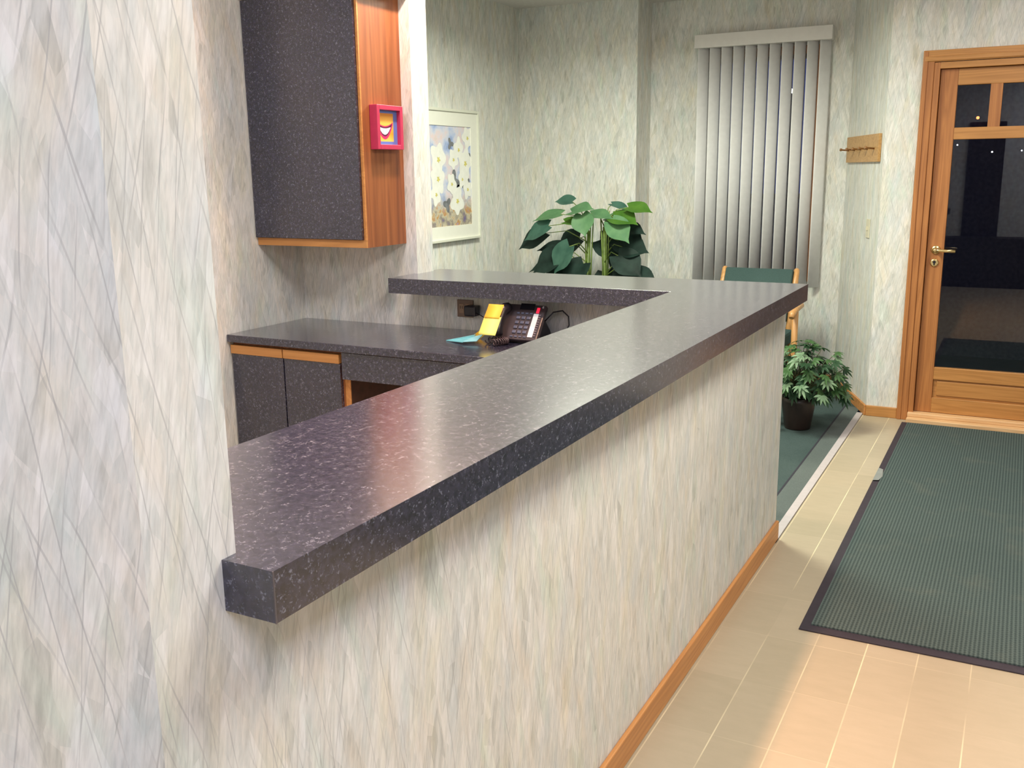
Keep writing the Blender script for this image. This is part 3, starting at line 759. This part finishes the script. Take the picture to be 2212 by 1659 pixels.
def tall_plant():
    cx, cy = 6.28, 2.66
    t = thing('tall_potted_plant', (cx, cy, 0), 'tall leafy plant with broad heart-shaped leaves behind the counter corner', 'plant')
    b = BM(); lathe(b, [(.12, 0), (.15, .02), (.17, .30), (.18, .32), (.16, .32), (.155, .29)], (cx, cy, .002), 28); obj('pot', b, plain('dark_pot', (.04, .025, .02), .4, var=.1), t)
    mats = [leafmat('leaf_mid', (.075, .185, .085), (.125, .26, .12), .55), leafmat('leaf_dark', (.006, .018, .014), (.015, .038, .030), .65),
            leafmat('leaf_lime', (.045, .135, .014), (.085, .195, .025), .55), leafmat('leaf_blue_green', (.035, .10, .075), (.065, .155, .115), .5)]
    stems = BM(); fol = BM(); rnd = random.Random(5)
    trunks = [Vector((cx-.03, cy+.035, .30)), Vector((cx+.0, cy-.085, .30))]
    tops = [Vector((cx-.03, cy+.03, 1.10)), Vector((cx, cy-.075, 1.13))]
    for a_, c_ in zip(trunks, tops):
        tube(stems, [a_, (a_+c_)/2+Vector((.01, .01, 0)), c_], [.017, .016, .012], 10)
        for k in range(5):
            an = k*1.3; o_ = Vector((math.cos(an)*.012, math.sin(an)*.014, 0)); tube(stems, [a_+o_+Vector((0, 0, .4)), c_+o_*2.4+Vector((0, 0, .03+.02*k))], [.006, .004], 6)
    # leaves listed as (y, z, dx, heading (dy, dz), length, width, material, trunk, tilt)
    LV = [(2.84, 1.30, .02, (.9, .10), .16, .15, 3, 0), (2.90, 1.215, -.05, (1, -.12), .26, .15, 0, 0), (2.79, 1.235, -.10, (-.5, .12), .24, .17, 0, 0),
          (2.70, 1.215, -.13, (-.28, -.72), .18, .17, 0, 0), (2.85, 1.165, -.08, (-.9, .05), .20, .12, 2, 0), (2.97, 1.135, -.10, (.85, -.38), .25, .17, 3, 0),
          (3.02, 1.08, -.04, (.9, -.42), .27, .20, 1, 0), (2.66, 1.22, -.06, (-1, -.06), .22, .13, 0, 1), (2.55, 1.285, .05, (-.9, -.16), .20, .08, 3, 1),
          (2.40, 1.265, -.02, (-1, -.08), .22, .15, 2, 1), (2.50, 1.20, -.05, (-.9, -.10), .26, .20, 2, 1), (2.49, 1.17, -.10, (-.60, -.45), .25, .18, 0, 1),
          (2.46, 1.13, .04, (-.9, -.12), .24, .12, 1, 1), (2.56, 1.19, .0, (-.6, .05), .2, .14, 0, 1),
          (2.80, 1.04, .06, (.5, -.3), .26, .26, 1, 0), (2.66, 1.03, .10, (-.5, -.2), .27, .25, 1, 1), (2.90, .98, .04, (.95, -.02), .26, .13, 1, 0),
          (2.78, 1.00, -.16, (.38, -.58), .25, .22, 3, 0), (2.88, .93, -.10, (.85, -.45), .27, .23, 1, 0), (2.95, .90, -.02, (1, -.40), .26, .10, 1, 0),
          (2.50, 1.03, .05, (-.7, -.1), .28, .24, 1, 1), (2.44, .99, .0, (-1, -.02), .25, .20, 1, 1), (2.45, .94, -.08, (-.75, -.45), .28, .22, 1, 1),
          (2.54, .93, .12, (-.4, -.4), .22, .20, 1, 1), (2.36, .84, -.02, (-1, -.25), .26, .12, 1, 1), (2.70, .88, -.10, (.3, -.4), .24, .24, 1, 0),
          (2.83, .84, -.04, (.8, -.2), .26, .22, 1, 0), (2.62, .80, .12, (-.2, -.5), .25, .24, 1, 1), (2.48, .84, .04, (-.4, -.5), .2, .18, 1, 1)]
    for (y, z, dx, (dy, dz), Ln, Wd, mi, tr) in LV:
        base = Vector((cx+dx, y, z)); top = tops[tr]; st = Vector((top.x, top.y, min(top.z, z-.06)))
        mid = (base+st)/2+Vector((0, 0, .05))
        tube(stems, [st, mid, base], [.0045, .0035, .0028], 6)
        xdir = -.30+.25*rnd.random()
        d = Vector((xdir, dy, dz))
        up = (Vector((-.50, 0, .9)) if dz > -.3 else Vector((-.75, 0, .72))) if mi != 1 else Vector((-.65, .1*rnd.uniform(-1, 1), .6))
        leaf(fol, base, d, up, Ln*.82, Wd*.95, mi, droop=.12, fold=.22, wave=.012, rnd=rnd)
    obj('stems', stems, plain('green_stem', (.16, .24, .05), .45, var=.3), t)
    obj('foliage', fol, mats, t)
tall_plant()

def bush():
    cx, cy = 5.67, 1.088
    t = thing('potted_bush', (cx, cy, 0), 'low bushy green plant in a dark brown pot beside the counter end', 'plant')
    b = BM(); lathe(b, [(.072, 0), (.075, .005), (.098, .16), (.104, .19), (.098, .19), (.092, .165)], (cx, cy, .0045), 28); obj('pot', b, plain('brown_pot', (.026, .016, .013), .35, var=.15), t)
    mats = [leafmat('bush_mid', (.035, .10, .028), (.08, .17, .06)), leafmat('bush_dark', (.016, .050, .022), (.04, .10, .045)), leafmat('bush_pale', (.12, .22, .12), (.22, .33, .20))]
    st = BM(); fol = BM(); rnd = random.Random(11)
    C0 = Vector((cx, cy-.03, .17))
    for k in range(190):
        th = rnd.uniform(0, 2*math.pi); el = math.asin(rnd.uniform(-.35, 1))
        rr = rnd.uniform(.55, 1.0)
        d = Vector((math.cos(th)*math.cos(el)*.235, math.sin(th)*math.cos(el)*.235, math.sin(el)*.27))*rr
        p = C0 + d + Vector((0, 0, .11)); 
        if p.z < .13 and (p-C0).xy.length < .11: p.z = .2
        base0 = Vector((cx+rnd.uniform(-.04, .04), cy+rnd.uniform(-.04, .04), .165))
        tube(st, [base0, (base0+p)/2+Vector((0, 0, .02)), p], [.003, .0022, .0018], 5)
        out = d.normalized(); up = (out*.5+Vector((-.25+rnd.uniform(-.5, .5), rnd.uniform(-.6, .5), .75))).normalized()
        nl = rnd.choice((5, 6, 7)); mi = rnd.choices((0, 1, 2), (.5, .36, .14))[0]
        if rr < .72: mi = 1  # inner leaves get the dark colour, painting shade inside the bush
        ax = out.cross(up).normalized(); fw = up.cross(ax).normalized()*-1
        if fw.dot(out) < 0: fw = -fw
        for j in range(nl):
            an = (j-(nl-1)/2)*.62
            dd = fw*math.cos(an)+ax*math.sin(an)
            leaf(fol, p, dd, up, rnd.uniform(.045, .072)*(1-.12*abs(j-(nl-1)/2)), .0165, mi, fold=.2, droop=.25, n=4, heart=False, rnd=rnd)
    obj('stems', st, plain('bush_stem', (.05, .06, .02), .6, var=.3), t)
    obj('foliage', fol, mats, t)
bush()

# ------------------------------------------------------------------ back of the hall: added dark stand-ins, seen only in the door glass
t = thing('hall_stand_in', (-1.2, .3, 0), 'dark block standing in for the low part of the hall reflected in the glass', 'cabinet')
b = BM(); bx(b, -1.48, -1.1, -.6, 1.0, 0, .62); obj('body', b, plain('dark_stand_in', (.03, .018, .014), .5, var=.3), t, .004)
b = bpy.data.objects.new('stand_in_door', None); COL.objects.link(b); b.location = (-1.5, .55, 0); b['kind'] = 'structure'  # added dark leaf stands in for the reflected doorway
q = BM(); bx(q, -1.499, -1.47, .30, .72, 0, 2.05); obj('door_leaf', q, plain('dark_door', (.03, .016, .012), .4, var=.3), b)
